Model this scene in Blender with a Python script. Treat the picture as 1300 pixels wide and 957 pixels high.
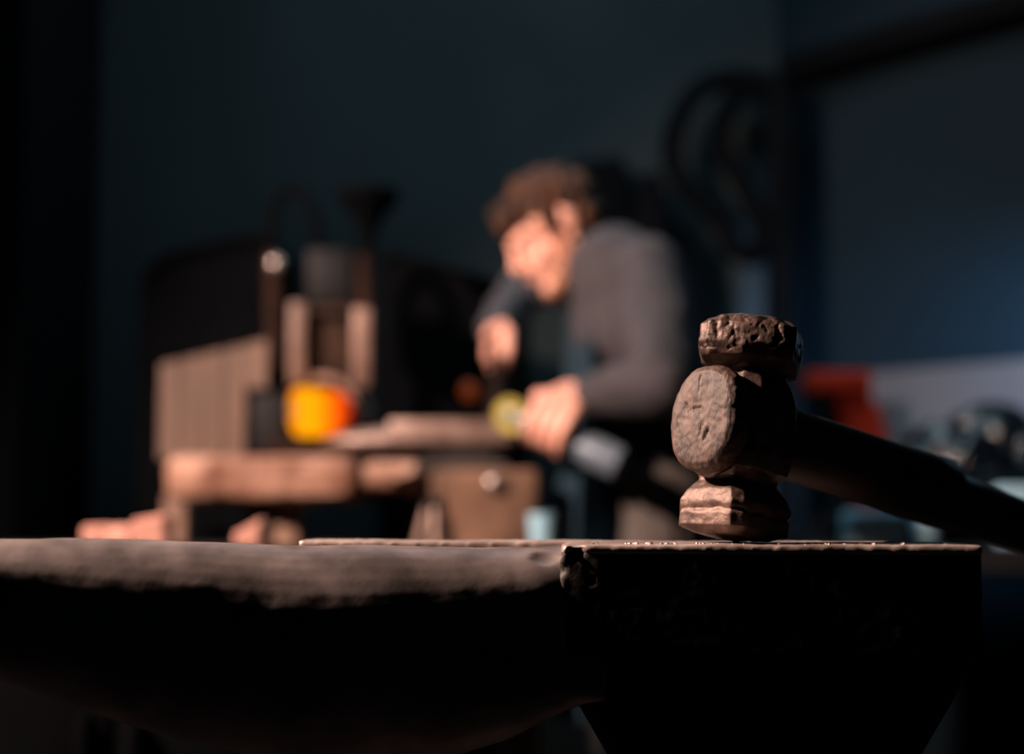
import bpy, bmesh, math, random
from mathutils import Vector, Matrix, noise
random.seed(7)
sc = bpy.context.scene
for o in list(bpy.data.objects): bpy.data.objects.remove(o)
COL = sc.collection
V = Vector
# ------------------------------------------------------------------ camera
CAMZ = 0.825; F = 1806.0; PITCH = math.atan((645-478.5)/F)
cam = bpy.data.cameras.new('camera'); camo = bpy.data.objects.new('camera', cam); COL.objects.link(camo)
cam.sensor_width = 36; cam.lens = 36*F/1300; cam.clip_start = .02; cam.clip_end = 60
camo.location = (0, 0, CAMZ); camo.rotation_euler = (math.pi/2+PITCH, 0, 0)
cam.dof.use_dof = True; cam.dof.focus_distance = 1.015; cam.dof.aperture_fstop = 2.1; cam.dof.aperture_blades = 0
sc.camera = camo
# ------------------------------------------------------------------ world, light, exposure
w = bpy.data.worlds.new('world'); sc.world = w; w.use_nodes = True
w.node_tree.nodes['Background'].inputs[0].default_value = (.16, .36, .60, 1)
w.node_tree.nodes['Background'].inputs[1].default_value = .007
vs = sc.view_settings; vs.view_transform = 'Standard'; vs.look = 'None'; vs.gamma = 1; vs.use_curve_mapping = False; vs.exposure = 0.0
def lamp(name, kind, loc, target, power, color, size=.1, cone=60, blend=.5):
    l = bpy.data.lights.new(name, kind); l.energy = power; l.color = color
    o = bpy.data.objects.new(name, l); COL.objects.link(o); o.location = loc
    o.rotation_euler = (V(target)-V(loc)).to_track_quat('-Z', 'Y').to_euler()
    if kind == 'SPOT': l.spot_size = math.radians(cone); l.spot_blend = blend; l.shadow_soft_size = size
    elif kind == 'AREA': l.size = size
    else: l.shadow_soft_size = size
    return o
lamp('warm_work_lamp', 'SPOT', (-1.85, 1.25, 2.2), (.1, 2.1, .9), 860, (1, .70, .57), .07, 88, .35)
lamp('cool_wall_light', 'SPOT', (1.85, 3.1, 1.35), (1.55, 3.8, 1.2), 620, (.30, .62, 1), .2, 62, 1.0)  # unseen blue spot for the low glow on the right wall
lamp('cool_rim_light', 'SPOT', (1.5, 2.9, 1.3), (.22, 1.1, .9), 1.6, (.45, .75, 1), .15, 30, .8)
lamp('cool_high_light', 'AREA', (.1, 3.3, 3.05), (.0, 4.5, 1.4), 46, (.55, .80, .92), 1.5)
lamp('press_fill_light', 'SPOT', (1.7, 1.9, 2.4), (.85, 3.55, 1.05), 75, (1, .66, .5), .08, 17, .8)  # added warm fill with no visible source, brightens the red press

def at(px, py, Y):
    d = V(((px-650)/F, 1, -(py-478.5)/F))
    c, s = math.cos(PITCH), math.sin(PITCH)
    y = d.y*c - d.z*s; z = d.y*s + d.z*c
    return V((d.x*Y/y, Y, CAMZ + z*Y/y))
# ------------------------------------------------------------------ materials
def mat(name, c1, c2=None, rough=.6, metal=0, scale=20, bump=.3, bscale=None, spec=.5, bdist=.004, stretch=(1,1,1), emis=None, contrast=(.35,.65)):
    m = bpy.data.materials.new(name); m.use_nodes = True; nt = m.node_tree; N = nt.nodes; L = nt.links
    b = N['Principled BSDF']; b.inputs['Roughness'].default_value = rough; b.inputs['Metallic'].default_value = metal
    b.inputs['Specular IOR Level'].default_value = spec
    c2 = c2 or tuple(x*.5 for x in c1)
    tc = N.new('ShaderNodeTexCoord'); mp = N.new('ShaderNodeMapping'); mp.inputs['Scale'].default_value = stretch
    L.new(tc.outputs['Object'], mp.inputs[0])
    n = N.new('ShaderNodeTexNoise'); n.inputs['Scale'].default_value = scale; n.inputs['Detail'].default_value = 6
    r = N.new('ShaderNodeValToRGB'); r.color_ramp.elements[0].position = contrast[0]; r.color_ramp.elements[1].position = contrast[1]
    r.color_ramp.elements[0].color = (*c2, 1); r.color_ramp.elements[1].color = (*c1, 1)
    L.new(mp.outputs[0], n.inputs[0]); L.new(n.outputs[0], r.inputs[0]); L.new(r.outputs[0], b.inputs['Base Color'])
    if bump:
        n2 = N.new('ShaderNodeTexNoise'); n2.inputs['Scale'].default_value = bscale or scale*2.5; n2.inputs['Detail'].default_value = 8
        n2.inputs['Roughness'].default_value = .65
        bp = N.new('ShaderNodeBump'); bp.inputs['Strength'].default_value = bump; bp.inputs['Distance'].default_value = bdist
        L.new(mp.outputs[0], n2.inputs[0]); L.new(n2.outputs[0], bp.inputs['Height']); L.new(bp.outputs[0], b.inputs['Normal'])
    return m
M = {}
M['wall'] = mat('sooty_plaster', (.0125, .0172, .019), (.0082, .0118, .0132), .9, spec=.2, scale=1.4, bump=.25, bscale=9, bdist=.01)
M['wallr'] = mat('plaster_cool_shade', (.0022, .0068, .0105), (.0016, .005, .008), .9, spec=.1, scale=1.2, bump=.2, bscale=8, bdist=.01)  # plaster copy darkened and blued so the warm lamp reads cool on it
M['floor'] = mat('concrete', (.006, .006, .006), (.0035, .0035, .004), .9, spec=.1, scale=3)
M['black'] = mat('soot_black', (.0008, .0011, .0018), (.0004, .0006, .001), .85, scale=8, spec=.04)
M['dark'] = mat('dark_iron', (.010, .010, .012), (.004, .004, .005), .65, scale=12, spec=.15)
M['anvil'] = mat('anvil_steel', (.25, .205, .195), (.105, .086, .083), .46, .35, scale=22, bump=.3, bscale=70, bdist=.0008)
M['anvilside'] = mat('anvil_steel_shaded', (.05, .042, .038), (.02, .017, .016), .62, .3, scale=28, bump=.5, bscale=80, bdist=.0012, spec=.3)  # darker copy of the anvil steel, shade of the sides put into the colour
M['hammer'] = mat('rusted_hammer_steel', (.14, .09, .071), (.03, .015, .011), .42, .45, scale=55, bump=.9, bscale=130, bdist=.0016)
M['handle'] = mat('dark_handle_wood', (.045, .03, .022), (.02, .014, .011), .55, 0, scale=60, bump=.25, stretch=(.15, 1, 1), bdist=.001)
M['skin'] = mat('skin', (.72, .37, .28), (.58, .27, .20), .5, scale=14, bump=.1)
M['hair'] = mat('brown_hair', (.075, .032, .017), (.018, .009, .006), .65, spec=.15, scale=25, bump=.8, bscale=70, stretch=(1, 1, .3))
M['beard'] = mat('short_ginger_beard', (.30, .13, .06), (.15, .06, .03), .6, scale=60, bump=.8)
M['jacket'] = mat('grey_work_jacket', (.031, .028, .035), (.018, .0165, .021), .85, scale=20, bump=.4, bscale=60)
M['trousers'] = mat('grey_brown_trousers', (.075, .062, .057), (.045, .037, .034), .9, scale=15, bump=.3)
M['apron'] = mat('blue_canvas', (.016, .055, .085), (.010, .032, .052), .85, scale=14, bump=.3)
M['boots'] = mat('boots', (.02, .015, .012), None, .6, scale=20)
M['wood'] = mat('worn_wood', (.24, .135, .09), (.11, .055, .035), .7, scale=9, bump=.5, stretch=(.4, 1, 1))
M['rust'] = mat('rusty_slab', (.34, .19, .135), (.17, .075, .045), .65, scale=9, bump=.5, contrast=(.42, .58))
M['plank'] = mat('grey_brown_planks', (.13, .08, .058), (.06, .034, .024), .75, scale=10, bump=.4, stretch=(1, 1, .12))
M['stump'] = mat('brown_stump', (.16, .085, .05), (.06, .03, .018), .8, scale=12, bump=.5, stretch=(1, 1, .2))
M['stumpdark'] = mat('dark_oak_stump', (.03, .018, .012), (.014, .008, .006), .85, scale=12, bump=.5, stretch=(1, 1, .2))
M['furnace'] = mat('furnace_steel', (.22, .13, .10), (.09, .05, .036), .55, .2, scale=11, bump=.3)
M['furnace_in'] = mat('furnace_panel_dark', (.035, .018, .012), (.012, .008, .006), .85, spec=.15, scale=14, bump=.3)
M['pipe'] = mat('rusty_pipe', (.020, .009, .006), (.009, .004, .003), .8, 0, spec=.1, scale=16, bump=.3)
M['steel'] = mat('bright_steel', (.42, .37, .35), (.25, .21, .2), .3, .8, scale=18, bump=.2)
M['steelp'] = mat('pink_grey_steel', (.30, .21, .18), (.16, .10, .08), .45, .4, scale=18, bump=.2)
M['brick'] = mat('firebrick', (.55, .28, .22), (.38, .17, .13), .8, scale=18, bump=.5)
M['red'] = mat('red_paint', (.30, .026, .012), (.17, .015, .008), .8, spec=.1, scale=9, bump=.15)
M['tarp'] = mat('black_plastic', (.004, .008, .012), (.002, .004, .007), .16, 0, scale=7, bump=.35, bscale=12, bdist=.02, spec=.6)
M['blue'] = mat('pale_blue_plastic', (.34, .58, .70), (.24, .45, .58), .35, scale=8, bump=.1)
M['pale'] = mat('pale_wall_band', (.038, .037, .040), (.028, .027, .030), .6, scale=3, bump=.1)
M['brown'] = mat('brown_carton', (.032, .015, .009), (.02, .01, .006), .8, scale=8, bump=.2)
M['yellow'] = mat('yellow_disc', (.42, .36, .07), (.24, .20, .04), .5, scale=30, bump=.2)
M['greyblue'] = mat('grey_tool_case', (.17, .22, .28), (.10, .13, .17), .4, .2, scale=10, bump=.1)
M['face'] = mat('worn_bright_face', (.50, .40, .36), (.26, .20, .175), .40, .45, scale=26, bump=.35, bscale=90, bdist=.0008)
M['flake'] = mat('steel_flakes', (.55, .47, .42), (.25, .2, .18), .35, .7, scale=100, bump=.3)
M['eye'] = mat('eye', (.5, .45, .42), (.45, .4, .38), .2, scale=5, bump=0)
# hot steel: emission follows temperature along the piece, hottest at its left end
hm = bpy.data.materials.new('glowing_hot_steel'); hm.use_nodes = True; nt = hm.node_tree; b = nt.nodes['Principled BSDF']
tc = nt.nodes.new('ShaderNodeTexCoord'); sx = nt.nodes.new('ShaderNodeSeparateXYZ'); rp = nt.nodes.new('ShaderNodeValToRGB')
nt.links.new(tc.outputs['Generated'], sx.inputs[0]); nt.links.new(sx.outputs[0], rp.inputs[0]); nt.links.new(rp.outputs[0], b.inputs['Emission Color'])
e = rp.color_ramp.elements; e[0].position = .10; e[0].color = (1, .30, .002, 1); e[1].position = 1; e[1].color = (.55, .03, .002, 1)
x = e.new(.42); x.color = (1, .40, .0, 1); x = e.new(.70); x.color = (1, .20, .0, 1); x = e.new(.88); x.color = (1, .10, .0, 1)
b.inputs['Emission Strength'].default_value = 1.25; b.inputs['Base Color'].default_value = (.02, .004, .002, 1); b.inputs['Specular IOR Level'].default_value = 0
em = bpy.data.materials.new('ember_orange'); em.use_nodes = True; b = em.node_tree.nodes['Principled BSDF']
b.inputs['Emission Color'].default_value = (1, .16, .01, 1); b.inputs['Emission Strength'].default_value = .16; b.inputs['Base Color'].default_value = (.1, .02, .01, 1)
M['hot'] = hm; M['ember'] = em
# ------------------------------------------------------------------ mesh helpers
def smooth(me):
    for p in me.polygons: p.use_smooth = True
def link(name, me, m, parent=None):
    o = bpy.data.objects.new(name, me); COL.objects.link(o)
    if m: 
        me.materials.clear(); me.materials.append(M[m])
    if parent: o.parent = parent; o.matrix_parent_inverse = Matrix()
    return o
def obj(name, bm, m, parent=None, sm=True, auto=True):
    """link the bmesh as one object; coordinates of bm are world ones, the origin is moved to the parent's frame or the base of the thing"""
    bmesh.ops.recalc_face_normals(bm, faces=bm.faces)
    if parent: off = parent.matrix_basis
    else:
        xs = [v.co for v in bm.verts]
        off = Matrix.Translation(V(((min(v.x for v in xs)+max(v.x for v in xs))/2, (min(v.y for v in xs)+max(v.y for v in xs))/2, min(v.z for v in xs))))
    if parent and parent.parent: off = parent.parent.matrix_basis @ parent.matrix_basis
    bm.transform(off.inverted())
    me = bpy.data.meshes.new(name); bm.to_mesh(me); bm.free()
    if sm:
        smooth(me)
        if auto: 
            me.set_sharp_from_angle(angle=math.radians(38))
    o = link(name, me, m, parent)
    if not parent: o.matrix_basis = off
    return o
def thing(name, label, cat, loc, group=None):
    o = bpy.data.objects.new(name, None); COL.objects.link(o); o.location = loc; o.empty_display_size = .05
    o['label'] = label; o['category'] = cat
    if group: o['group'] = group
    return o
def tag(o, label, cat, group=None, kind=None):
    if kind: o['kind'] = kind
    else: o['label'] = label; o['category'] = cat
    if group: o['group'] = group
    return o
def box(bm, lo, hi, rot=None, bevel=0, seg=2, piv=None):
    r = bmesh.ops.create_cube(bm, size=1)
    vs_ = r['verts']; c = (V(lo)+V(hi))/2; s = V(hi)-V(lo)
    for v in vs_: v.co = V((v.co.x*s.x, v.co.y*s.y, v.co.z*s.z))
    if bevel:
        es = list({e for v in vs_ for e in v.link_edges})
        rr = bmesh.ops.bevel(bm, geom=es, offset=bevel, segments=seg, profile=.5, affect='EDGES')
        vs_ = list({v for v in rr['verts']} | {v for v in vs_ if v.is_valid})
    if rot:
        for v in vs_: v.co = rot @ v.co
    for v in vs_: v.co += c
def frame(d):
    d = V(d).normalized(); a = V((0, 0, 1)) if abs(d.z) < .9 else V((1, 0, 0))
    x = d.cross(a).normalized(); return x, d.cross(x).normalized()
def tube(bm, pts, rad, seg=16, cap=True, round_ends=False):
    pts = [V(p) for p in pts]; n = len(pts)
    rads = rad if isinstance(rad, (list, tuple)) else [rad]*n
    if round_ends:
        P = []; R = []
        d0 = (pts[1]-pts[0]).normalized(); d1 = (pts[-1]-pts[-2]).normalized()
        for k in (3, 2, 1):
            a = math.pi/2*k/3.3; P.append(pts[0]-d0*rads[0]*math.sin(a)); R.append(rads[0]*math.cos(a))
        P += pts; R += list(rads)
        for k in (1, 2, 3):
            a = math.pi/2*k/3.3; P.append(pts[-1]+d1*rads[-1]*math.sin(a)); R.append(rads[-1]*math.cos(a))
        pts, rads = P, R; n = len(pts)
    rings = []; x = None
    for i, p in enumerate(pts):
        d = (pts[min(i+1, n-1)]-pts[max(i-1, 0)]).normalized()
        if x is None: x, y = frame(d)
        else:
            x = (x-d*x.dot(d)).normalized(); y = d.cross(x)
        rings.append([bm.verts.new(p+(x*math.cos(2*math.pi*k/seg)+y*math.sin(2*math.pi*k/seg))*rads[i]) for k in range(seg)])
    for a, b_ in zip(rings, rings[1:]):
        for k in range(seg): bm.faces.new((a[k], a[(k+1) % seg], b_[(k+1) % seg], b_[k]))
    if cap: bm.faces.new(rings[0][::-1]); bm.faces.new(rings[-1])
def spline(pts, n=8):
    pts = [V(p) for p in pts]; P = [pts[0]*2-pts[1]]+pts+[pts[-1]*2-pts[-2]]; out = []
    for i in range(1, len(P)-2):
        for k in range(n):
            t = k/n; a, b_, c, d = P[i-1:i+3]
            out.append(.5*((2*b_)+(c-a)*t+(2*a-5*b_+4*c-d)*t*t+(3*b_-a-3*c+d)*t**3))
    out.append(pts[-1]); return out
def blob(bm, c, r, rot=None, seg=20):
    rr = bmesh.ops.create_uvsphere(bm, u_segments=seg, v_segments=seg//2+2, radius=1)
    r = V(r) if not isinstance(r, (int, float)) else V((r, r, r))
    for v in rr['verts']:
        q = V((v.co.x*r.x, v.co.y*r.y, v.co.z*r.z)); v.co = (rot @ q if rot else q) + V(c)
def limb(bm, pts, rads, seg=14): tube(bm, pts, rads, seg, True, True)
def loft(bm, rings):
    R = [[bm.verts.new(p) for p in r] for r in rings]; n = len(R[0])
    for a, b_ in zip(R, R[1:]):
        for k in range(n): bm.faces.new((a[k], a[(k+1) % n], b_[(k+1) % n], b_[k]))
    bm.faces.new(R[0][::-1]); bm.faces.new(R[-1])
def prism(bm, poly, y0, y1, bevel=0):
    """polygon given in (x,z), extruded y0..y1"""
    loft(bm, [[V((x, y0, z)) for x, z in poly], [V((x, y1, z)) for x, z in poly]])
    if bevel: bmesh.ops.bevel(bm, geom=list(bm.edges), offset=bevel, segments=2, affect='EDGES')
def remesh(bm, voxel, sm=3, disp=None):
    bmesh.ops.recalc_face_normals(bm, faces=bm.faces)
    me = bpy.data.meshes.new('tmp'); bm.to_mesh(me); bm.free(); o = bpy.data.objects.new('tmp', me); COL.objects.link(o)
    m = o.modifiers.new('r', 'REMESH'); m.mode = 'VOXEL'; m.voxel_size = voxel
    if sm: s = o.modifiers.new('s', 'SMOOTH'); s.factor = .5; s.iterations = sm
    dg = bpy.context.evaluated_depsgraph_get(); dg.update()
    me2 = bpy.data.meshes.new_from_object(o.evaluated_get(dg)); bpy.data.objects.remove(o); bpy.data.meshes.remove(me)
    nb = bmesh.new(); nb.from_mesh(me2); bpy.data.meshes.remove(me2)
    if disp:
        nb.normal_update()
        ds = [disp(v.co, v.normal) for v in nb.verts]
        for v, d in zip(nb.verts, ds): v.co += d if isinstance(d, V) else v.normal*d
    return nb
def nz(p, s, seed=0): return noise.noise(V(p)*s+V((seed, seed*1.7, -seed)))
def fbm(p, s, seed=0): return nz(p, s, seed)+.5*nz(p, s*2.1, seed+3)+.25*nz(p, s*4.3, seed+5)

# ================================================================== SETTING
bm = bmesh.new(); box(bm, (-4, -1.5, -.1), (4, 6, 0)); tag(obj('floor', bm, 'floor', sm=False), 0, 0, kind='structure')
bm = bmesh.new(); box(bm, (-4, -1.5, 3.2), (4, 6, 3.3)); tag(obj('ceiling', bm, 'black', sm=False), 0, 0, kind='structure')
YB = 4.5
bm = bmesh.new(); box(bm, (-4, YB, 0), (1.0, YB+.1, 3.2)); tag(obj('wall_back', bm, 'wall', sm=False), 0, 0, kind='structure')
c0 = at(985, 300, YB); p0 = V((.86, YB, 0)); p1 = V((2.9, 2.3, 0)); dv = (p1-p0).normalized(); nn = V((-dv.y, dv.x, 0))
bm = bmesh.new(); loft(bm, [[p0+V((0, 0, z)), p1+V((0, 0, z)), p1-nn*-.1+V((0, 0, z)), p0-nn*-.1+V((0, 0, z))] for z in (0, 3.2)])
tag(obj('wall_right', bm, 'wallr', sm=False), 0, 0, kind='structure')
a = at(125, 300, 3.9)
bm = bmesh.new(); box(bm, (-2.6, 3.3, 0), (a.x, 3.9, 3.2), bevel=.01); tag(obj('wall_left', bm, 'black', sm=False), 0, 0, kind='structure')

# ================================================================== ANVIL (foreground)
TH = math.radians(-6.5); A0 = V((.15, .985, .8))
def al(x, y, z): # anvil local -> world
    return V((A0.x+x*math.cos(TH)-y*math.sin(TH), A0.y+x*math.sin(TH)+y*math.cos(TH), z))
anv = thing('anvil', 'big dark steel anvil in the foreground with rounded horn, carrying the hammer', 'anvil', al(0, .06, .27))
def superring(cx, cy, cz, ax, az, n, dirx, k=40, updir=V((0,0,1))):
    out = []
    for i in range(k):
        t = 2*math.pi*i/k; c, s = math.cos(t), math.sin(t)
        u = math.copysign(abs(c)**(2/n), c)*ax; w_ = math.copysign(abs(s)**(2/n), s)*az
        out.append(V((cx, cy, cz))+dirx*u+updir*w_)
    return out
def bx(bm, x0, x1, y0, y1, z0, z1, bev=.003):
    box(bm, (0, 0, 0), (x1-x0, y1-y0, z1-z0), rot=None, bevel=bev)
    # move the last box into the anvil frame
def abox(x0, x1, y0, y1, z0, z1, bev):
    b_ = bmesh.new(); box(b_, (x0, y0, z0), (x1, y1, z1), bevel=bev)
    for v in b_.verts: v.co = al(v.co.x, v.co.y, v.co.z)
    return b_
def merge(dst, src):
    me = bpy.data.meshes.new('t'); src.to_mesh(me); src.free(); dst.from_mesh(me); bpy.data.meshes.remove(me)
# body block with the face, left front corner rounded off and chipped
bm = bmesh.new()
merge(bm, abox(-.118, .168, 0, .125, .722, .7965, .0022))
pits = [(V(al(-.128, .006, .80)), .016, .007), (V(al(-.106, .001, .795)), .007, .0035), (V(al(-.117, .0, .782)), .0045, .003), (V(al(-.095, 0, .774)), .003, .002),
        (V(al(.03, 0, .80)), .003, .0008), (V(al(.12, 0, .80)), .003, .0008)]
def adisp(p, n):
    d = fbm(p, 18)*.0006+nz(p, 160)*.00035
    for c, r, h in pits:
        q = (p-c).length
        if q < r: d -= h*(1-(q/r)**2)
    return d
nb = remesh(bm, .0022, 1, adisp); obj('face_block', nb, 'anvilside', anv, auto=False)
bm = bmesh.new(); merge(bm, abox(-.1185, .1685, -.0006, .1256, .793, .8, .0018))
obj('face_plate', remesh(bm, .0018, 1, adisp), 'face', anv, auto=False)
# narrow ledge running behind the horn
bm = bmesh.new(); merge(bm, abox(-.325, -.10, .078, .124, .774, .8005, .0015))
obj('face_ledge', remesh(bm, .0022, 1, adisp), 'face', anv, auto=False)
# horn
bm = bmesh.new(); H = []
hd = V((-.93, -.37, 0)).normalized()
sec = [(-.085, .0625, .7425, .0595, .0555, 9), (-.105, .060, .7425, .058, .0560, 7), (-.13, .053, .7375, .056, .0585, 4), (-.165, .038, .7285, .056, .068, 2.6), (-.22, .016, .7205, .058, .0775, 2.15), (-.30, -.014, .7225, .058, .0765, 2),
       (-.40, -.052, .741, .050, .063, 2), (-.50, -.095, .762, .037, .043, 2), (-.58, -.13, .781, .020, .023, 2), (-.62, -.15, .795, .005, .006, 2)]
S = [V(s[:3]) for s in sec]
for i, s in enumerate(sec):
    d = (S[min(i+1, len(S)-1)]-S[max(0, i-1)]); d.z = 0; 
    w0 = al(*S[min(i+1, len(S)-1)])-al(*S[max(0, i-1)]); w0.z = 0; w0.normalize()
    if i < 2: w0 = (al(-1, 0, 0)-al(0, 0, 0)).normalized()
    side = V((-w0.y, w0.x, 0)); 
    p = al(*s[:3]); H.append(superring(p.x, p.y, p.z, s[3], s[4], s[5], side))
loft(bm, H)
def hdisp(p, n):
    d = fbm(p, 14, 4)*.0011+nz(p, 90)*.00015
    for c, r, h in pits:
        q = (p-c).length
        if q < r: d -= h*(1-(q/r)**2)
    return d
obj('horn', remesh(bm, .0026, 2, hdisp), 'anvil', anv, auto=False)
# waist and feet
bm = bmesh.new(); R = []
for z, x0, x1, y0, y1 in ((.27, -.15, .20, -.03, .155), (.31, -.15, .20, -.03, .155), (.34, -.12, .17, -.01, .135), (.42, -.07, .12, .012, .113), (.55, -.055, .105, .018, .107), (.64, -.08, .12, .012, .112), (.70, -.115, .155, .004, .121), (.724, -.118, .166, .001, .124)):
    ring = []
    cx, cy, ax, ay = (x0+x1)/2, (y0+y1)/2, (x1-x0)/2, (y1-y0)/2
    for i in range(48):
        t = 2*math.pi*i/48; c, s = math.cos(t), math.sin(t)
        ring.append(al(cx+math.copysign(abs(c)**.25, c)*ax, cy+math.copysign(abs(s)**.25, s)*ay, z))
    R.append(ring)
loft(bm, R); obj('waist', bm, 'anvilside', anv)
# stump under it
bm = bmesh.new(); rr = []
for z in (0, .1, .26, .27):
    rr.append([al(.02+.27*math.cos(2*math.pi*i/60)*(1+.03*math.sin(5*2*math.pi*i/60)), .06+.22*math.sin(2*math.pi*i/60)*(1+.02*math.sin(7*2*math.pi*i/60)), z) for i in range(60)])
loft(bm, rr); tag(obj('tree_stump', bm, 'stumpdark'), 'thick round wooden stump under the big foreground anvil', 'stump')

# scale flakes on the anvil face
def flake_mesh(seed):
    r = random.Random(seed); b_ = bmesh.new(); n = 7
    base = [(math.cos(2*math.pi*i/n)*r.uniform(.6, 1), math.sin(2*math.pi*i/n)*r.uniform(.5, 1)) for i in range(n)]
    loft(b_, [[V((x, y, 0)) for x, y in base], [V((x*.9, y*.9, r.uniform(.25, .55))) for x, y in base]])
    bmesh.ops.recalc_face_normals(b_, faces=b_.faces)
    me = bpy.data.meshes.new('flake'); b_.to_mesh(me); b_.free(); me.materials.append(M['flake']); return me
FM = [flake_mesh(i) for i in range(6)]
fl = random.Random(3)
spots = [(-.062+fl.uniform(-.012, .02), fl.uniform(.004, .02), fl.uniform(.0010, .0022)) for _ in range(9)]
spots += [(-.055, .006, .0032), (-.043, .007, .0022), (.098, .006, .0028), (.117, .006, .0026), (.068, .007, .002), (.145, .006, .0018)]
spots += [(fl.uniform(-.10, .165), fl.uniform(.003, .03), fl.uniform(.0006, .0018)) for _ in range(46)]
spots += [(fl.uniform(-.31, -.12), fl.uniform(.085, .118), fl.uniform(.0007, .0014)) for _ in range(14)]
for i, (x, y, s) in enumerate(spots):
    o = bpy.data.objects.new('metal_flake', FM[i % 6]); COL.objects.link(o); o.location = al(x, y, .8001); o.scale = (s, s, s); o.rotation_euler = (0, 0, fl.uniform(0, 6))
    tag(o, 'tiny flake of steel scale lying on the face of the foreground anvil', 'metal flake', 'scale flakes on the foreground anvil')

# ================================================================== HAMMER
AZ = math.radians(40); SL = math.radians(9.8)
hh = V((math.cos(AZ)*math.cos(SL), math.sin(AZ)*math.cos(SL), -math.sin(SL)))
ww = V((-math.sin(AZ), math.cos(AZ), 0)); uu = ww.cross(hh)*-1
if uu.z < 0: uu = -uu
HC = at(943, 546, 1.045)  # eye centre
HB = .079                 # distance eye centre -> lower face
HROT = Matrix((hh, ww, uu)).transposed()
ham = thing('sledgehammer', 'rusty sledgehammer standing on its head on the foreground anvil, handle sloping back right', 'hammer', (0, 0, 0))
ham.matrix_basis = Matrix.Translation(HC) @ HROT.to_4x4()
def sq_ring(u, hw, hl, ch, dh=0, dw=0, k=6, tilt=0, tw=0):
    """octagon-ish ring: half sizes hl (along handle), hw (across), corner chamfer ch"""
    c = [(hl, -hw+ch), (hl, hw-ch), (hl-ch, hw), (-hl+ch, hw), (-hl, hw-ch), (-hl, -hw+ch), (-hl+ch, -hw), (hl-ch, -hw)]
    out = []
    for i in range(8):
        a, b_ = c[i], c[(i+1) % 8]
        for j in range(k): t = j/k; x = a[0]+(b_[0]-a[0])*t; y = a[1]+(b_[1]-a[1])*t; out.append(V((x+dh, y+dw, u+tilt*x+tw*y)))
    return out
TWA = math.radians(34); TK = 1.21
def twist(ring, a, bow):
    m_ = Matrix.Rotation(a, 3, 'Z'); out = []
    n_ = len(ring)
    for p in ring:
        r_ = math.hypot(p.x, p.y); t = TK+bow*(1-abs(abs(p.x)-abs(p.y))/max(abs(p.x), abs(p.y)))*-1
        out.append(m_ @ V((p.x*t, p.y*t, 0))+V((0, 0, p.z)))
    return out
bm = bmesh.new()
loft(bm, [sq_ring(-HB-.0005, .021, .022, .007), sq_ring(-HB+.004, .031, .031, .007), sq_ring(-HB+.022, .0315, .0325, .007), sq_ring(-HB+.030, .028, .030, .007),
          sq_ring(-HB+.038, .023, .0235, .007), sq_ring(-HB+.042, .0235, .024, .007), sq_ring(-.032, .0300, .029, .010), sq_ring(-.022, .0325, .030, .010),
          sq_ring(0, .033, .030, .010), sq_ring(.020, .0325, .029, .010), sq_ring(.031, .029, .027, .010), sq_ring(.038, .0245, .0235, .008), sq_ring(.041, .024, .023, .008),
          twist(sq_ring(.047, .0290, .0295, .006, tilt=-.05), TWA, .12), twist(sq_ring(.056, .0315, .0325, .006, tilt=-.05), TWA, .12), twist(sq_ring(.070, .0315, .0325, .007, tilt=-.06), TWA, .12), twist(sq_ring(.0765, .027, .029, .010, tilt=-.06), TWA, .12), twist(sq_ring(.082, .018, .021, .009), TWA, .12), twist(sq_ring(.0845, .009, .010, .004), TWA, .12)])
def mdisp(p, n):
    d = fbm(p, 40, 2)*.0007+nz(p, 190)*.0003
    # torn seam round the lower end, burrs at the struck edges
    if p.z < -.045:
        s = abs(p.z+.0635+.0018*nz(p, 90, 1)); d -= .0034*max(0, 1-s/.0028)*max(0, min(1, .6+1.2*nz(p, 60, 2)))
    if p.z > .052:
        d -= .0016*max(0, fbm(p, 150, 8))
        pass
    return d
nb = remesh(bm, .0011, 2, mdisp)
me = bpy.data.meshes.new('hammer_head'); bmesh.ops.recalc_face_normals(nb, faces=nb.faces); nb.to_mesh(me); nb.free(); smooth(me); ho = link('hammer_head', me, 'hammer', ham)
low = min((HROT @ v.co).z for v in me.vertices); print('HC before', HC.z, 'low', HC.z+low); HC.z = .8002-low; ham.matrix_basis = Matrix.Translation(HC) @ HROT.to_4x4()
# handle: end flares in front of the eye, oval shaft through it
def oval_ring(h, rw, ru, n=2.4, k=40, du=0):
    out = []
    for i in range(k):
        t = 2*math.pi*i/k; c, s = math.cos(t), math.sin(t)
        out.append(V((h, math.copysign(abs(c)**(2/n), c)*rw, du+math.copysign(abs(s)**(2/n), s)*ru)))
    return out
M['endgrain'] = mat('handle_end_wood', (.11, .064, .045), (.032, .015, .010), .55, 0, scale=70, bump=.9, bscale=160, bdist=.0016, stretch=(1, 1.6, .55))
bm = bmesh.new()
loft(bm, [oval_ring(-.0478, .010, .014), oval_ring(-.0475, .0225, .028), oval_ring(-.0465, .027, .034), oval_ring(-.0435, .0305, .0375), oval_ring(-.038, .0325, .0395), oval_ring(-.031, .0325, .0385), oval_ring(-.025, .0285, .033), oval_ring(-.020, .021, .028)])
cr = [((-.047, .0, .006), (-.047, .006, .0055), .0014), ((-.047, -.010, -.010), (-.047, -.007, -.017), .0012), ((-.047, .003, .018), (-.047, .003, .030), .0007), ((-.047, .014, .010), (-.047, .011, .004), .001), ((-.044, .026, .0), (-.04, .031, .0005), .001), ((-.047, -.004, -.006), (-.047, -.003, -.014), .001)]
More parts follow.
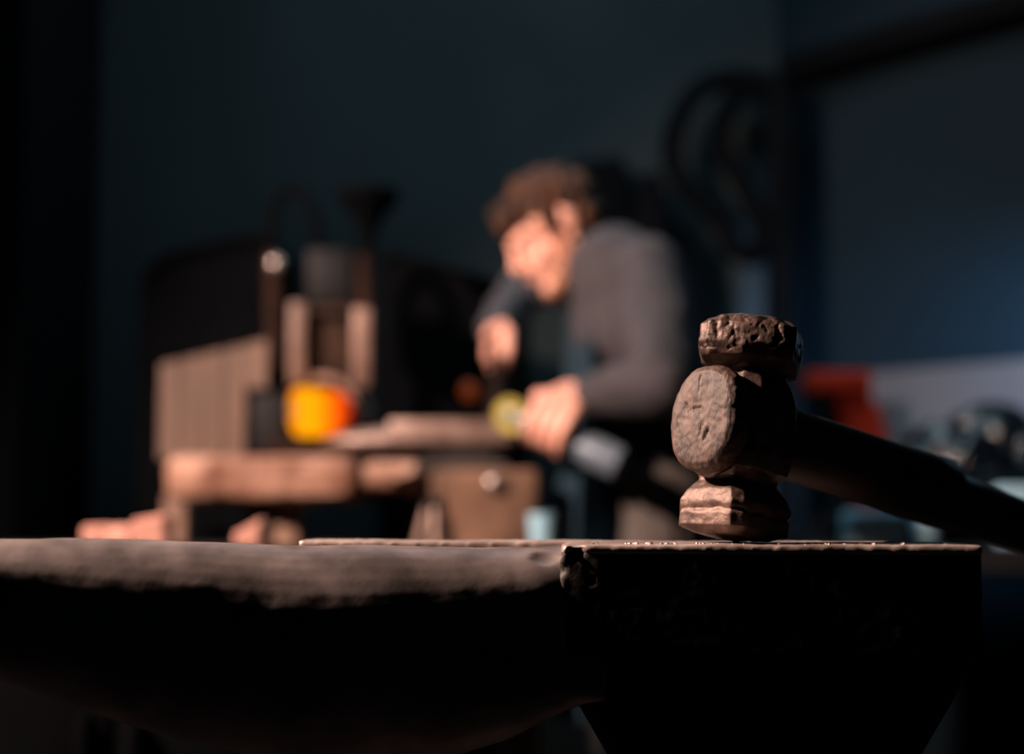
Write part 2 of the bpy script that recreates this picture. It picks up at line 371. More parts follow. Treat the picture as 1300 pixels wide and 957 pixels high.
def edisp(p, n):
    d = fbm(p, 70, 5)*.0008+nz(p, 250)*.0004
    for a, b_, r in cr:
        a = V(a); b_ = V(b_); ab = b_-a; t = max(0, min(1, (p-a).dot(ab)/ab.length_squared)); q = (p-(a+ab*t)).length
        if q < r*1.6: d -= .003*(1-q/(r*1.6))
    return d
nb = remesh(bm, .0011, 1, edisp)
me = bpy.data.meshes.new('handle_end'); nb.to_mesh(me); nb.free(); smooth(me); link('handle_end', me, 'endgrain', ham)
# ridge of metal peened round the eye under the handle end
bm = bmesh.new(); tube(bm, [V((-.030+.002*math.cos(i), math.cos(math.pi*(1.08+.84*i/24))*.030, math.sin(math.pi*(1.08+.84*i/24))*.040+.002)) for i in range(25)], [.0012+.002*math.sin(math.pi*i/24) for i in range(25)], 10)
me = bpy.data.meshes.new('eye_lip'); bmesh.ops.recalc_face_normals(bm, faces=bm.faces); bm.to_mesh(me); bm.free(); smooth(me); link('eye_lip', me, 'hammer', ham)
bm = bmesh.new(); R = []
for h, rw, ru, du in ((.015, .018, .027, 0), (.03, .019, .0275, 0), (.06, .019, .0275, 0), (.12, .019, .028, 0), (.18, .0195, .029, -.001), (.23, .020, .030, -.001), (.262, .020, .0305, -.001), (.268, .0195, .026, -.005), (.30, .019, .025, -.006), (.40, .018, .023, -.008), (.55, .019, .024, -.008), (.60, .018, .022, -.008), (.605, .012, .016, -.008)):
    R.append(oval_ring(h, rw, ru, 2.3, 36, du))
loft(bm, R); me = bpy.data.meshes.new('handle'); bmesh.ops.recalc_face_normals(bm, faces=bm.faces); bm.to_mesh(me); bm.free(); smooth(me); link('handle', me, 'handle', ham)

# ================================================================== FORGE CORNER (left background)
D = 2.9
def pxbox(bm, x0, y0, x1, y1, Ya, Yb, bevel=.004):
    p = at(x0, y1, Ya); q = at(x1, y0, Ya); box(bm, (p.x, Ya, p.z), (q.x, Yb, q.z), bevel=bevel)
# bench: two thick slabs on legs
bench = thing('forge_bench', 'low heavy bench with thick rust-brown slab top under the furnace', 'bench', (at(360, 600, D).x, 3.1, 0))
def slab(x0, x1, yt, yb, Ya, Yb, seed):
    b_ = bmesh.new(); pxbox(b_, x0, yt, x1, yb, Ya, Yb, .02)
    return remesh(b_, .008, 2, lambda p, n: fbm(p, 9, seed)*(.012 if n.z < .5 else 0.))
obj('slab', slab(208, 452, 578, 634, 2.85, 3.45, 1), 'rust', bench)
obj('slab', slab(457, 548, 585, 622, 2.87, 3.45, 2), 'rust', bench)
bot = at(300, 626, 2.9).z
for x, Y in ((365, 2.95), (225, 3.35), (535, 3.38), (365, 3.38)):
    b_ = bmesh.new(); p = at(x, 600, Y); box(b_, (p.x-.024, Y-.024, 0), (p.x+.024, Y+.024, bot), bevel=.004); obj('leg', b_, 'wood', bench)
TOPZ = at(300, 578, 2.85).z-.004
# leaning plank panel, left
pp = [at(203, 462, 2.98), at(330, 433, 2.98), at(340, 440, 2.98), at(339, 490, 2.98), at(318, 502, 2.98), at(315, 562, 2.98), at(206, 566, 2.98)]
pan = thing('plank_shield', 'slanting grey-brown plank screen left of the furnace', 'screen', (pp[-1].x+.08, 2.98, TOPZ))
xs0, xs1 = pp[0].x, pp[2].x; nP = 5
def ztop(x): return pp[0].z+(pp[1].z-pp[0].z)*(x-pp[0].x)/(pp[1].x-pp[0].x)
notch = at(317, 500, 2.98)
for k in range(nP):
    a_, c_ = xs0+(xs1-xs0)*k/nP+.001, xs0+(xs1-xs0)*(k+1)/nP-.001
    zb = TOPZ if k < nP-1 else at(330, 492, 2.98).z
    b_ = bmesh.new(); prism(b_, [(a_, zb), (c_, zb), (c_, ztop(c_)), (a_, ztop(a_))], 2.98+.002*(k % 2), 3.005+.002*(k % 2), .002); obj('plank', b_, 'plank', pan)
b_ = bmesh.new(); box(b_, (xs0, 3.005, TOPZ+.03), (xs1-.045, 3.02, TOPZ+.06), bevel=.002); obj('batten', b_, 'wood', pan)
# furnace
fp = at(417, 560, 2.98)
fur = thing('gas_furnace', 'tall steel forging furnace with glowing orange mouth on the bench', 'furnace', (fp.x, 3.1, TOPZ))
def P(name, m, x0, y0, x1, y1, Ya, Yb, bev=.004, par=fur):
    b_ = bmesh.new(); pxbox(b_, x0, y0, x1, y1, Ya, Yb, bev); return obj(name, b_, m, par)
P('upright', 'furnace', 366, 383, 388, 487, 2.97, 3.02)
P('upright', 'furnace', 447, 390, 470, 492, 2.97, 3.02)
P('back_panel', 'furnace_in', 386, 386, 450, 490, 3.01, 3.05)
P('top_rail', 'furnace_in', 386, 388, 448, 398, 2.985, 3.02, .002)
P('side_post', 'dark', 319, 496, 362, 574, 3.0, 3.14)
P('base_plate', 'pipe', 340, 556, 470, 577, 2.96, 3.3, .006)
# round chamber behind the hot piece
cc = at(418, 523, 3.1); b_ = bmesh.new()
def ring_tube(b_, c, ro, ri, y0, y1, k=40, sx=1):
    prof = [(ri, y0), (ro, y0), (ro, y1), (ri, y1)]
    rr_ = [[b_.verts.new((c.x+sx*r*math.cos(2*math.pi*i/k), y, c.z+r*math.sin(2*math.pi*i/k))) for i in range(k)] for r, y in prof]
    for j in range(4):
        A, B = rr_[j], rr_[(j+1) % 4]
        for i in range(k): b_.faces.new((A[i], A[(i+1) % k], B[(i+1) % k], B[i]))
ring_tube(b_, cc, .073, .058, 2.99, 3.35); obj('chamber', b_, 'furnace', fur)
b_ = bmesh.new(); ring_tube(b_, V((cc.x, 0, cc.z)), .058, .003, 3.3, 3.34); obj('lining', b_, 'brick', fur)
# hot billet in the mouth
q0, q1 = at(367, 554, 2.94), at(434, 491, 2.94); b_ = bmesh.new()
w_, h_ = q1.x-q0.x, q1.z-q0.z
prism(b_, [(q0.x+.012, q0.z+.002), (q0.x+.06, q0.z+.002), (q1.x-.02, q0.z+.012), (q1.x+.006, q0.z+.03), (q1.x+.006, q1.z-.014), (q0.x+.02, q1.z), (q0.x+.003, q1.z-.012), (q0.x+.003, q1.z-.038), (q0.x+.010, q0.z+.05), (q0.x, q0.z+.03)], 2.93, 3.05)
b_ = remesh(b_, .003, 6)
tag(obj('hot_steel_billet', b_, 'hot', auto=False), 'glowing yellow-orange block of hot steel in the furnace mouth', 'hot steel')
# pipes over the furnace
g = thing('burner_pipework', 'rusty upright pipes above the furnace with a dark goose-neck hose', 'pipes', (fp.x, 3.1, at(400, 390, 3.1).z))
for xa, yt in ((348, 322), (464, 325)):
    b_ = bmesh.new(); tube(b_, [at(xa, 470, 3.08), at(xa, yt, 3.08)], .019 if xa < 400 else .02, 20); obj('pipe', b_, 'pipe', g)
b_ = bmesh.new(); p = at(350, 335, 3.05); blob(b_, p, (.017, .012, .017)); obj('valve_cap', b_, 'steel', g)
b_ = bmesh.new(); tube(b_, spline([at(346, 330, 3.12), at(345, 280, 3.12), at(355, 248, 3.12), at(375, 241, 3.12), at(393, 262, 3.12), at(403, 300, 3.12), at(408, 385, 3.12)]), .0125, 14); obj('hose', b_, 'black', g)
P('control_box', 'dark', 388, 315, 447, 384, 3.1, 3.25, .01, g)
b_ = bmesh.new(); c = at(470, 0, 3.12)
zs = [(243, 41), (252, 41), (258, 36), (280, 18), (300, 10), (330, 9)]
loft(b_, [[V((c.x+r*1.7e-3*math.cos(2*math.pi*i/28), 3.12+r*1.7e-3*math.sin(2*math.pi*i/28), at(470, y, 3.12).z)) for i in range(28)] for y, r in zs]); obj('funnel', b_, 'black', g)
# dark hood behind, left and right
b_ = bmesh.new(); Y0 = 3.5
arc = [(186, 700), (186, 350), (200, 328), (235, 316), (280, 306), (330, 298), (352, 298), (352, 700)]
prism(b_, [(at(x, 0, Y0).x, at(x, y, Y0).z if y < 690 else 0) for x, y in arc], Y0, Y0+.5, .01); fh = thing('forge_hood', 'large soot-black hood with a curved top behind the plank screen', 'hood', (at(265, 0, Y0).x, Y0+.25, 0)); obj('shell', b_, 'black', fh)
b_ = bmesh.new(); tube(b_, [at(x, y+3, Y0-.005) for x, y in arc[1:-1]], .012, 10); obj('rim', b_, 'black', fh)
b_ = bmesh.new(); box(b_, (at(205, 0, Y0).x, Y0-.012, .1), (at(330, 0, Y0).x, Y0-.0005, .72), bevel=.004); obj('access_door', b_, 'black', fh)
b_ = bmesh.new()
arc = [(484, 700), (484, 322), (500, 320), (560, 335), (610, 350), (650, 366), (672, 400), (672, 700)]
prism(b_, [(at(x, 0, Y0).x, at(x, y, Y0).z if y < 690 else 0) for x, y in arc], Y0, Y0+.5, .012); mh = thing('machine_housing', 'black sloping-topped machine housing with a dim orange glow, between furnace and man', 'machine', (at(575, 0, Y0).x, Y0+.25, 0))
obj('housing', b_, 'black', mh)
b_ = bmesh.new(); tube(b_, [at(x, y+3, Y0-.005) for x, y in arc[1:-1]], .010, 10); obj('rim', b_, 'black', mh)
b_ = bmesh.new(); box(b_, (at(510, 0, Y0).x, Y0-.012, .15), (at(650, 0, Y0).x, Y0-.0005, .95), bevel=.004); obj('access_door', b_, 'black', mh)
b_ = bmesh.new(); blob(b_, at(595, 496, 3.495), (.019, .012, .021)); obj('orange_glow', b_, 'ember', mh)  # dim orange ember spot, attached to the housing front

# second anvil on its stand
W = at(560, 540, 2.74); za = at(560, 534, 2.72).z
an2 = thing('small_anvil', 'smaller pinkish-grey anvil with pointed horn in front of the man', 'anvil', (at(575, 0, 2.76).x, 2.76, za-.09))
bm = bmesh.new(); x0, x1 = at(500, 0, 2.72).x, at(650, 0, 2.72).x
box(bm, (x0, 2.69, za-.045), (x1, 2.81, za), bevel=.004); obj('face_block', bm, 'steelp', an2)
bm = bmesh.new(); xt = at(415, 0, 2.75).x
loft(bm, [superring(x, 2.75, za-.037+dz, .05*k, .027*k, 2, V((0, 1, 0)), 28) for x, k, dz in ((x0+.01, 1, 0), (x0-.05, .85, -.002), (x0-.10, .6, -.002), (xt+.02, .35, -.004), (xt, .08, -.002))]); obj('horn', bm, 'steelp', an2)
bm = bmesh.new(); cx = (x0+x1)/2+.02
loft(bm, [[V((cx+a_*sx, 2.75+b2*sy, za-.045-d_)) for sx, sy in ((1, 1), (-1, 1), (-1, -1), (1, -1))] for d_, a_, b2 in ((0, .09, .055), (.010, .06, .045), (.022, .055, .042), (.036, .085, .06), (.045, .09, .065))][::-1]); obj('waist', bm, 'anvilside', an2)
zst = za-.0935
bm = bmesh.new(); sx0, sx1 = at(583, 0, 2.66).x, at(684, 0, 2.66).x
st = thing('anvil_block', 'brown squared timber block with a round bolt head, carrying the smaller anvil', 'timber block', ((sx0+sx1)/2-.03, 2.77, 0))
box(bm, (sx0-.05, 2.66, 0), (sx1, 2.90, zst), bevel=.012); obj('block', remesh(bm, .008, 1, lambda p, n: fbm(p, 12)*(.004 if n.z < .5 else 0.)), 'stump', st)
bm = bmesh.new(); blob(bm, at(628, 614, 2.655), (.017, .010, .017)); obj('bolt_head', bm, 'steel', st)
# grey tripod in front
tp = at(552, 640, 2.5); tr = thing('tripod_stand', 'thin grey metal tripod stand before the smaller anvil', 'stand', (tp.x, 2.5, 0))
for dx, dy in ((-.12, -.02), (.12, .0), (.02, -.10)):
    b_ = bmesh.new(); tube(b_, [tp+V((dx*.08, dy*.1, 0)), V((tp.x+dx*1.9, 2.5+dy*1.9, .01))], .009, 12); obj('leg', b_, 'steelp', tr)
b_ = bmesh.new(); tube(b_, [tp+V((0, 0, -.02)), tp+V((0, 0, .01))], .02, 20); obj('hub', b_, 'dark', tr)
b_ = bmesh.new(); tube(b_, [at(500, 563, 2.72), at(500, 583, 2.86)], .012, 12); 
# low table with firebrick pieces
lz = .765; b_ = bmesh.new(); lt = thing('low_cabinet', 'dark low cabinet at the lower left with pinkish bricks on it', 'cabinet', (-.5, 2.2, 0))
box(b_, (-.85, 2.0, lz-.035), (-.26, 2.42, lz), bevel=.004); obj('tabletop', b_, 'dark', lt)
b_ = bmesh.new(); box(b_, (-.83, 2.03, 0), (-.28, 2.40, lz-.035), bevel=.004); obj('carcass', b_, 'black', lt)
for k in (0, 1):
    b_ = bmesh.new(); box(b_, (-.82+.27*k, 2.012, .06), (-.56+.27*k, 2.03, lz-.05), bevel=.003); dr_ = obj('door', b_, 'black', lt)
    b_ = bmesh.new(); box(b_, (-.60+.07*k, 1.99, .42), (-.585+.07*k, 2.012, .54), bevel=.003); obj('handle', b_, 'black', dr_)
def lump(name, x0, x1, yt, Y, label, seed, slope=0, dep=.06):
    a_, c_ = at(x0, yt, Y), at(x1, yt, Y); b_ = bmesh.new()
    prism(b_, [(a_.x, lz), (c_.x, lz), (c_.x, a_.z+slope), (a_.x, a_.z)], Y-dep/2, Y+dep/2)
    tag(obj(name, remesh(b_, .004, 3, lambda p, n: fbm(p, 30, seed)*.003 if p.z > lz+.004 else 0.), 'brick'), label, 'brick')
lump('firebrick', 112, 172, 668, 2.2, 'lower flat pinkish firebrick piece at the far left of the low cabinet', 1)
lump('firebrick', 174, 216, 660, 2.2, 'upright pinkish firebrick piece right beside the flat one on the low cabinet', 2, .008)
lump('firebrick', 302, 336, 676, 2.2, 'pinkish wedge-shaped firebrick piece alone by the bench leg', 3, .022)

# ================================================================== RIGHT BACKGROUND
bt = .752
rb = thing('side_bench', 'dark workbench along the right wall carrying the red machine', 'bench', (1.25, 3.3, 0))
q = [V((.56, 2.60, 0)), V((1.75, 2.40, 0)), V((2.05, 3.1, 0)), V((.98, 4.2, 0)), V((.70, 3.9, 0))]
b_ = bmesh.new(); loft(b_, [[p+V((0, 0, z)) for p in q] for z in (bt-.04, bt)]); obj('worktop', b_, 'dark', rb, sm=False)
for p in q:
    c = V((1.25, 3.3, 0)); p2 = p+(c-p)*.08; b_ = bmesh.new(); box(b_, (p2.x-.025, p2.y-.025, 0), (p2.x+.025, p2.y+.025, bt-.04), bevel=.003); obj('leg', b_, 'dark', rb)
# red machine
D2 = 3.55
rp_ = at(1075, 600, D2); rm = thing('bench_press', 'red painted bench press with an overhanging head on the side bench', 'machine', (rp_.x, D2, bt))
P2 = lambda name, m, x0, y0, x1, y1, Ya, Yb, bev, par: P(name, m, x0, y0, x1, y1, Ya, Yb, bev, par)
P2('head', 'red', 1026, 470, 1108, 498, 3.48, 3.60, .012, rm)
P2('neck', 'red', 1062, 494, 1108, 520, 3.5, 3.59, .008, rm)
b_ = bmesh.new(); loft(b_, [[V((at(1078, 0, D2).x+dx+r*math.cos(2*math.pi*i/28), D2+r*.7*math.sin(2*math.pi*i/28), z)) for i in range(28)] for z, r, dx in ((at(0, 508, D2).z, .045, -.01), (at(0, 520, D2).z, .062, -.01), (at(0, 545, D2).z, .066, 0), (at(0, 590, D2).z, .06, .02), (at(0, 650, D2).z, .055, .03))][::-1]); obj('housing', b_, 'red', rm)
b_ = bmesh.new(); c = at(1090, 0, D2); box(b_, (c.x-.11, 3.45, bt), (c.x+.11, 3.68, bt+.05), bevel=.01); obj('base', b_, 'dark', rm)
b_ = bmesh.new(); c = at(1047, 497, 3.52); tube(b_, [c+V((0, 0, -.035)), c+V((0, 0, .005))], .016, 16); obj('ram', b_, 'dark', rm)
# brown box behind
b_ = bmesh.new(); p, q_ = at(1112, 700, 3.62), at(1172, 506, 3.62); box(b_, (p.x, 3.72, bt), (q_.x, 3.84, q_.z), bevel=.004); tag(obj('cardboard_box', b_, 'brown'), 'dull brown box right beside the red press', 'box')
# board added to give the paler band low on the right wall
def wallpt(px, py, off=.03):
    # intersect the pixel ray with the right wall plane
    o = V((0, 0, CAMZ)); r_ = at(px, py, 1.0)-o; n_ = V((-dv.y, dv.x, 0))
    if n_.y > 0: n_ = -n_
    t = ((p0-o).dot(n_)+off)/r_.dot(n_); return o+r_*t, n_
(a1, n1), (a2, _), (a3, _), (a4, _) = wallpt(1098, 512), wallpt(1420, 560), wallpt(1420, 462), wallpt(1098, 474)
zt = (a4.z+.0); zb_ = bt
pts = [V((a1.x, a1.y, zb_)), V((a2.x, a2.y, zb_)), V((a2.x, a2.y, zt+.0)), V((a1.x, a1.y, zt))]
b_ = bmesh.new(); loft(b_, [pts, [p+n1*.02 for p in pts]]); tag(obj('pale_wall_band', b_, 'pale', sm=False), 'long pale grey board added as the paler band low on the right wall behind the bench', 'board')
# black plastic mound
b_ = bmesh.new(); c = at(1238, 0, 3.0)
prof = [(1132, 700), (1136, 600), (1150, 560), (1175, 532), (1210, 519), (1250, 515), (1290, 524), (1330, 545), (1350, 600), (1352, 700)]
pts = [at(x, y, 3.0) for x, y in prof]
for px_, yt, Y_, rx, ry in ((1200, 540, 2.98, .115, .10), (1262, 516, 3.04, .13, .11), (1318, 548, 2.98, .10, .09), (1165, 585, 2.96, .065, .07), (1240, 560, 2.90, .10, .07)):
    p = at(px_, yt, Y_); hz = p.z-bt; blob(b_, V((p.x, Y_, bt+hz*.42)), (rx, ry, hz*.60), None, 28)
def tdisp(p, n):
    d = n*(.030*abs(nz(p, 10, 6))-.016*abs(nz(p, 24, 1)))
    return V((d.x, d.y, max(d.z, bt+.001-p.z)))
tag(obj('plastic_covered_load', remesh(b_, .007, 2, tdisp), 'tarp', auto=False), 'rounded load under crumpled glossy black plastic on the side bench', 'covered load')
def bottle(name, px, yt, Y, r, label, m):
    p = at(px, yt, Y); h = p.z-bt; b_ = bmesh.new()
    loft(b_, [[V((p.x+k*r*math.cos(2*math.pi*i/28), Y+k*r*math.sin(2*math.pi*i/28), bt+z)) for i in range(28)] for z, k in ((0, .9), (.004, 1), (h*.70, 1), (h*.82, .8), (h*.9, .42), (h, .40))])
    return tag(obj(name, b_, m), label, 'bottle')
bottle('plastic_bottle', 1175, 650, 2.72, .024, 'bright pale blue bottle in front of the black plastic, below the hammer handle', 'blue')
b_ = bmesh.new(); p, q_ = at(1075, 700, 2.72), at(1150, 648, 2.72); box(b_, (p.x, 2.70, bt), (q_.x, 2.78, q_.z), bevel=.012, seg=3); tag(obj('plastic_tub', b_, 'blue'), 'low blue-grey tub in front of the red press', 'tub')
b_ = bmesh.new(); p = at(1295, 660, 2.76); R3 = Matrix.Rotation(math.radians(-25), 3, 'X') @ Matrix.Rotation(math.radians(12), 3, 'Y')
box(b_, (p.x-.045, 2.74, bt), (p.x+.12, 2.78, at(0, 616, 2.76).z), bevel=.008); tag(obj('canister', b_, 'blue'), 'canister coloured pale blue to stand in for a glint, at the right edge behind the hammer handle', 'canister')  # pale colour stands in for a bright glint

# wall items right of the centre
b_ = bmesh.new()
lp = [(985, 105), (930, 100), (890, 112), (862, 150), (852, 195), (868, 235), (905, 270), (930, 310), (955, 325), (968, 290), (940, 230), (915, 180), (925, 130), (960, 118), (985, 150), (988, 240), (986, 330), (984, 430)]
tube(b_, spline([at(x, y, 4.33) for x, y in lp], 6), .034, 12); tag(obj('cable_bundle', b_, 'black'), 'thick black looped cable hanging on the wall corner', 'cable')
b_ = bmesh.new(); s0, s1 = V(wallpt(1000, 88, .08)[0]), V(wallpt(1330, -6, .08)[0]); tube(b_, [s0, s1], .05, 16); tag(obj('overhead_duct', b_, 'black'), 'black duct running along the top of the right wall', 'duct')
b_ = bmesh.new(); p = at(992, 120, 4.3); box(b_, (p.x-.05, 4.22, 0), (p.x+.02, 4.3, at(0, 112, 4.3).z), bevel=.006); tag(obj('corner_post', b_, 'black'), 'slim black upright post in the wall corner below the duct', 'post')
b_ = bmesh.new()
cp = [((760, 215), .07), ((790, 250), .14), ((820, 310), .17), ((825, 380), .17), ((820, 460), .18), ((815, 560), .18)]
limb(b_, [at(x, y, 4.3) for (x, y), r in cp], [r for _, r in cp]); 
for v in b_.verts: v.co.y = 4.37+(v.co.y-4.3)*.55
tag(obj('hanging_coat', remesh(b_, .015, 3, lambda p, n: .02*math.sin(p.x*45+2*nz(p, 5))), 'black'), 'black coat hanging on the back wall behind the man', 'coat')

# ================================================================== THE MAN
man = thing('person', 'person with brown hair in a grey jacket bent over the smaller anvil, grinding', 'person', (at(820, 0, 2.87).x, 2.87, 0))
up = V((-.53, -.06, .84)).normalized(); yaw = math.radians(14)
fw = V((-.84, 0, -.53)); fw = (fw-up*fw.dot(up)).normalized(); fw = (Matrix.Rotation(yaw, 3, up) @ fw).normalized(); lt_ = up.cross(fw).normalized()
HR = Matrix((fw, lt_, up)).transposed(); HCN = at(703, 295, 2.85)
def hp(f, l, u): return HCN+HR @ V((f, l, u))
def hb(b_, c, r): blob(b_, hp(*c), r, HR)
body = bmesh.new()
hb(body, (-.008, 0, .028), (.098, .075, .088)); hb(body, (.026, 0, -.036), (.064, .061, .070)); hb(body, (.060, 0, -.092), (.028, .028, .022)); hb(body, (-.045, 0, -.03), (.05, .055, .06))
hb(body, (.078, 0, -.052), (.018, .028, .022)); hb(body, (.094, 0, -.050), (.008, .022, .006)); hb(body, (.092, 0, -.063), (.009, .019, .006))
limb(body, [hp(.080, 0, .020), hp(.090, 0, .008), hp(.102, 0, -.012), hp(.110, 0, -.026)], [.014, .012, .010, .012]); 
for s in (-1, 1):
    hb(body, (.10, s*.011, -.03), (.010, .008, .008)); limb(body, [hp(.088, s*.010, .021), hp(.070, s*.048, .020)], [.010, .009])
    hb(body, (.056, s*.036, -.030), (.024, .021, .022)); hb(body, (-.012, s*.077, -.004), (.017, .008, .025)); hb(body, (-.012, s*.081, .006), (.018, .006, .018)); hb(body, (-.004, s*.077, -.026), (.010, .008, .010)); limb(body, [hp(-.005, s*.058, -.05), hp(.05, s*.03, -.09)], [.018, .018])
nb0, nb1 = at(772, 330, 2.87), hp(-.04, 0, -.06); limb(body, [nb0, (nb0+nb1)/2, nb1], [.07, .058, .058])
ch, wa, pe = at(800, 425, 2.86), at(828, 520, 2.87), at(838, 585, 2.88)
SHN, ELN, WRN = at(822, 350, 2.70), at(842, 488, 2.47), at(742, 503, 2.64)
SHF, ELF, WRF = at(752, 340, 3.03), at(668, 362, 3.25), at(628, 418, 3.02)
def torso(b_, e):
    for s in (-.075, .075):
        o_ = V((0, s, 0)); limb(b_, [at(778, 352, 2.865)+o_*.9, ch+o_, wa+o_*.8, pe+o_], [.085+e, .108+e, .098+e, .108+e])
    limb(b_, [SHN, at(778, 348, 2.865), SHF], [.055+e, .075+e, .055+e])
torso(body, -.012)
limb(body, [SHN, ELN], [.045, .036]); limb(body, [ELN, WRN], [.038, .026]); limb(body, [SHF, ELF], [.045, .036]); limb(body, [ELF, WRF], [.038, .026])
FT = .0
hipN, hipF = pe+V((.0, -.09, -.03)), pe+V((0, .09, -.03)); kN, kF = V((at(812, 0, 2.8).x, 2.76, .50)), V((at(858, 0, 2.9).x, 2.99, .50)); aN, aF = V((kN.x+.03, 2.76, .10)), V((kF.x+.10, 3.0, .10))
for h_, k_, a_ in ((hipN, kN, aN), (hipF, kF, aF)): limb(body, [h_, (h_+k_)/2, k_, (k_*.6+a_*.4), a_], [.08, .068, .05, .05, .036])
# hands: fingers wrap round a bar
def grip(b_, c, axis, R, palm, wrist, fsp=.021, fr=.0095, sgn=1):
    """palm: direction from bar to the palm; fingers start there and curl round the bar"""
    axis = V(axis).normalized(); palm = (V(palm)-axis*V(palm).dot(axis)).normalized(); sd = axis.cross(palm)*sgn
    def on(a, rr): return (palm*math.cos(a)+sd*math.sin(a))*rr
    Ls = [.92, 1.0, .96, .80]; kn = []
    for i in range(4):
        o_ = c+axis*(i-1.5)*fsp; rr = R+fr*1.05; L = Ls[i]
        pts = [o_+on(math.radians(a), rr*k) for a, k in ((10, 1.25), (50*L, 1.12), (100*L, 1.03), (150*L, 1.02), (200*L, 1.03))]
        limb(b_, pts, [fr*1.15, fr*1.05, fr, fr*.93, fr*.82], 12); kn.append(pts[0])
        limb(b_, [wrist+axis*(i-1.5)*.010, (wrist+pts[0])/2+axis*(i-1.5)*.004+palm*.004, pts[0]], [.018, .017, .0135], 12)
    o_ = c-axis*fsp*2.1; tb = (wrist*.55+(o_+palm*R)*.45)
    limb(b_, [tb, o_+on(math.radians(-25), R+.016), o_+on(math.radians(-70), R+.011), o_+axis*.010+on(math.radians(-115), R+.010)], [.019, .015, .0115, .0095], 12)
GA, GB = at(655, 527, 2.66), at(792, 592, 2.60); gax = (GB-GA).normalized()
HN = GA+gax*.078+V((0, 0, .008))
grip(body, HN, gax, .026, V((.25, -.75, .6)), at(732, 500, 2.625), .022, .0105, sgn=1)
BA, BB = at(632, 414, 3.0), at(626, 534, 2.80); 
BB = V((BB.x, BB.y, za)); bax = (BB-BA).normalized(); HFc = BA+bax*.075
grip(body, HFc, bax, .0125, V((.3, -.2, .25)), at(628, 428, 3.03), .021, .0105, sgn=-1)
limb(body, [WRF, at(628, 428, 3.03)], [.026, .024]); limb(body, [WRN, at(732, 500, 2.625)], [.026, .024])
bd = remesh(body, .0034, 3); obj('body', bd, 'skin', man, auto=False)
# eyes
for s in (-1, 1):
    b_ = bmesh.new(); blob(b_, hp(.0725, s*.031, .001), .0110, None, 14); obj('eye', b_, 'eye', man)
b_ = bmesh.new()
hb(b_, (-.018, 0, .048), (.103, .082, .084)); hb(b_, (.058, 0, .080), (.045, .052, .030)); hb(b_, (.082, .01, .062), (.025, .045, .020)); hb(b_, (-.075, 0, .0), (.036, .062, .055)); hb(b_, (-.062, 0, -.030), (.026, .042, .024))
for s in (-1, 1): hb(b_, (.018, s*.072, .028), (.022, .010, .034)); hb(b_, (-.045, s*.064, .0), (.03, .02, .045))
obj('hair', remesh(b_, .004, 2, lambda p, n: .006*fbm(p, 45)+.004*math.sin(p.x*150+6*nz(p, 20))), 'hair', man, auto=False)
b_ = bmesh.new(); hb(b_, (.058, 0, -.102), (.028, .032, .022)); hb(b_, (.098, 0, -.044), (.009, .024, .006))
for s in (-1, 1): limb(b_, [hp(.008, s*.066, -.03), hp(.012, s*.058, -.062), hp(.058, s*.028, -.102)], [.010, .018, .020])
obj('beard', remesh(b_, .0035, 2, lambda p, n: .003*fbm(p, 90)), 'beard', man, auto=False)
# jacket
b_ = bmesh.new(); torso(b_, .012)
limb(b_, [SHN, (SHN*.5+ELN*.5), ELN], [.074, .066, .056]); limb(b_, [ELN, (ELN+WRN)/2, WRN], [.056, .05, .041]); limb(b_, [SHF, ELF], [.070, .053]); limb(b_, [ELF, WRF], [.052, .040])
limb(b_, [at(776, 334, 2.86), at(770, 328, 2.86)], [.076, .070])
limb(b_, [pe, pe+V((0, 0, -.04))], [.125, .12])
def jd(p, n): return .006*fbm(p, 11, 3)+.004*math.sin(p.z*70+5*nz(p, 7)+p.x*20)*max(0, nz(p, 5, 8)+.3)
obj('jacket', remesh(b_, .006, 3, jd), 'jacket', man, auto=False)
b_ = bmesh.new()
for h_, k_, a_ in ((hipN, kN, aN), (hipF, kF, aF)): limb(b_, [h_, (h_+k_)/2, k_, (k_*.5+a_*.5), a_], [.105, .088, .072, .066, .060])
limb(b_, [pe+V((0, -.06, 0)), pe+V((0, .06, 0))], [.11, .11])
obj('trousers', remesh(b_, .008, 3, lambda p, n: .006*fbm(p, 10, 3)+.003*math.sin(p.z*60+4*nz(p, 6))), 'trousers', man, auto=False)
for a_ in (aN, aF):
    b_ = bmesh.new(); limb(b_, [a_+V((.02, 0, -.045)), a_+V((-.05, 0, -.055)), a_+V((-.15, 0, -.062))], [.048, .043, .034]); limb(b_, [a_, a_+V((.01, 0, .08))], [.045, .047])
    for v in b_.verts: v.co.z = max(v.co.z, .0)
    obj('boot', remesh(b_, .006, 2), 'boots', man, auto=False)
# apron: hangs from the chest
path = [(738, 362), (720, 400), (716, 450), (716, 500), (708, 560), (700, 640), (698, 760), (700, 900)]
b_ = bmesh.new(); g_ = []
sp = spline([at(x, y, 2.87) for x, y in path], 6)
for i, p in enumerate(sp):
    t = i/(len(sp)-1); hw = .13+.07*min(1, t*2.2); row = []
    for j in range(21):
        s = j/10-1; row.append(b_.verts.new(p+V((.05*s*s+.012*math.sin(s*9+t*3)*t, hw*s, 0))))
    g_.append(row)
for r1, r2 in zip(g_, g_[1:]):
    for j in range(20): b_.faces.new((r1[j], r1[j+1], r2[j+1], r2[j]))
bmesh.ops.solidify(b_, geom=list(b_.faces), thickness=.004); obj('apron', b_, 'apron', man, auto=False)

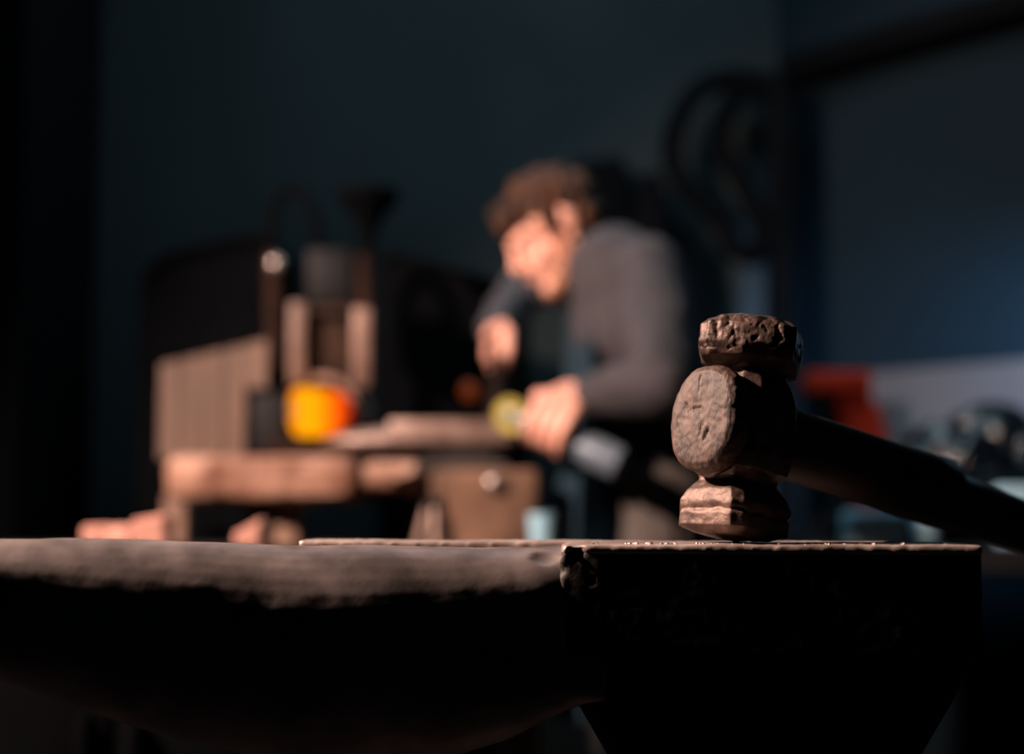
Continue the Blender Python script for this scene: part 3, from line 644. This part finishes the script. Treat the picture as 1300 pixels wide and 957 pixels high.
# grinder
gr = thing('angle_grinder', 'grey angle grinder with yellow disc held in the near hand', 'angle grinder', HN)
b_ = bmesh.new(); tube(b_, [GA+gax*.012, GA+gax*.03, GA+gax*.05, GA+gax*.14, GA+gax*.16, GB-gax*.01, GB], [.022, .029, .0255, .0255, .031, .031, .022], 24); obj('motor_housing', b_, 'greyblue', gr)
dn = V((-.35, -.85, -.2)).normalized(); xx, yy = frame(dn); c = GA-gax*.004+dn*.012
b_ = bmesh.new(); tube(b_, [c-dn*.02, c-dn*.002, c, c+dn*.006, c+dn*.012], [.024, .027, .018, .018, .010], 20); obj('gear_head', b_, 'greyblue', gr)
b_ = bmesh.new(); tube(b_, [c+dn*.006, c+dn*.009], [.034, .033], 40); obj('grinding_disc', b_, 'yellow', gr)
b_ = bmesh.new(); tube(b_, spline([GB, GB+gax*.06, GB+V((.10, 0, -.16)), GB+V((.08, -.02, -.45)), V((GB.x+.12, GB.y-.1, .02)), V((GB.x+.5, GB.y-.1, .008))]), .0045, 10); obj('power_cord', b_, 'black', gr)
# bar held upright on the small anvil
b_ = bmesh.new(); x_, y_ = frame(bax)
R = []
for t, k in ((0, .7), (.03, 1), (.5, 1), (.93, 1.1), (1, 1.1)):
    p = BA+(BB-BA)*t; R.append([p+x_*.0115*k*sx+y_*.0115*k*sy for sx, sy in ((1, 1), (-1, 1), (-1, -1), (1, -1))])
R[-1] = [V((p.x, p.y, za+.0005)) for p in R[-1]]
loft(b_, R); bmesh.ops.bevel(b_, geom=list(b_.edges), offset=.002, segments=2, affect='EDGES')
tag(obj('square_steel_bar', b_, 'pipe'), 'dark upright bar held by the far hand on the smaller anvil', 'bar')
# blue bucket below, right of the block
b_ = bmesh.new(); p = at(691, 652, 2.5); c = V((p.x, 2.5, 0))
tb_ = thing('wooden_stool', 'small dark stool with a pale blue cup on it, before the man', 'stool', (c.x, c.y, 0))
box(b_, (c.x-.11, 2.42, .72), (c.x+.11, 2.62, .75), bevel=.004); obj('seat', b_, 'dark', tb_)
for sx in (-1, 1):
    for sy in (-1, 1): b_ = bmesh.new(); tube(b_, [V((c.x+sx*.085, 2.52+sy*.075, .72)), V((c.x+sx*.11, 2.52+sy*.09, 0))], .012, 12); obj('leg', b_, 'dark', tb_)
b_ = bmesh.new(); loft(b_, [[V((c.x+r*math.cos(2*math.pi*i/28), 2.5+r*math.sin(2*math.pi*i/28), z)) for i in range(28)] for z, r in ((.75, .021), (.755, .024), (p.z, .028), (p.z, .025), (.765, .02))]); tag(obj('cup', b_, 'blue'), 'pale blue cup on the small stool below the apron', 'cup')
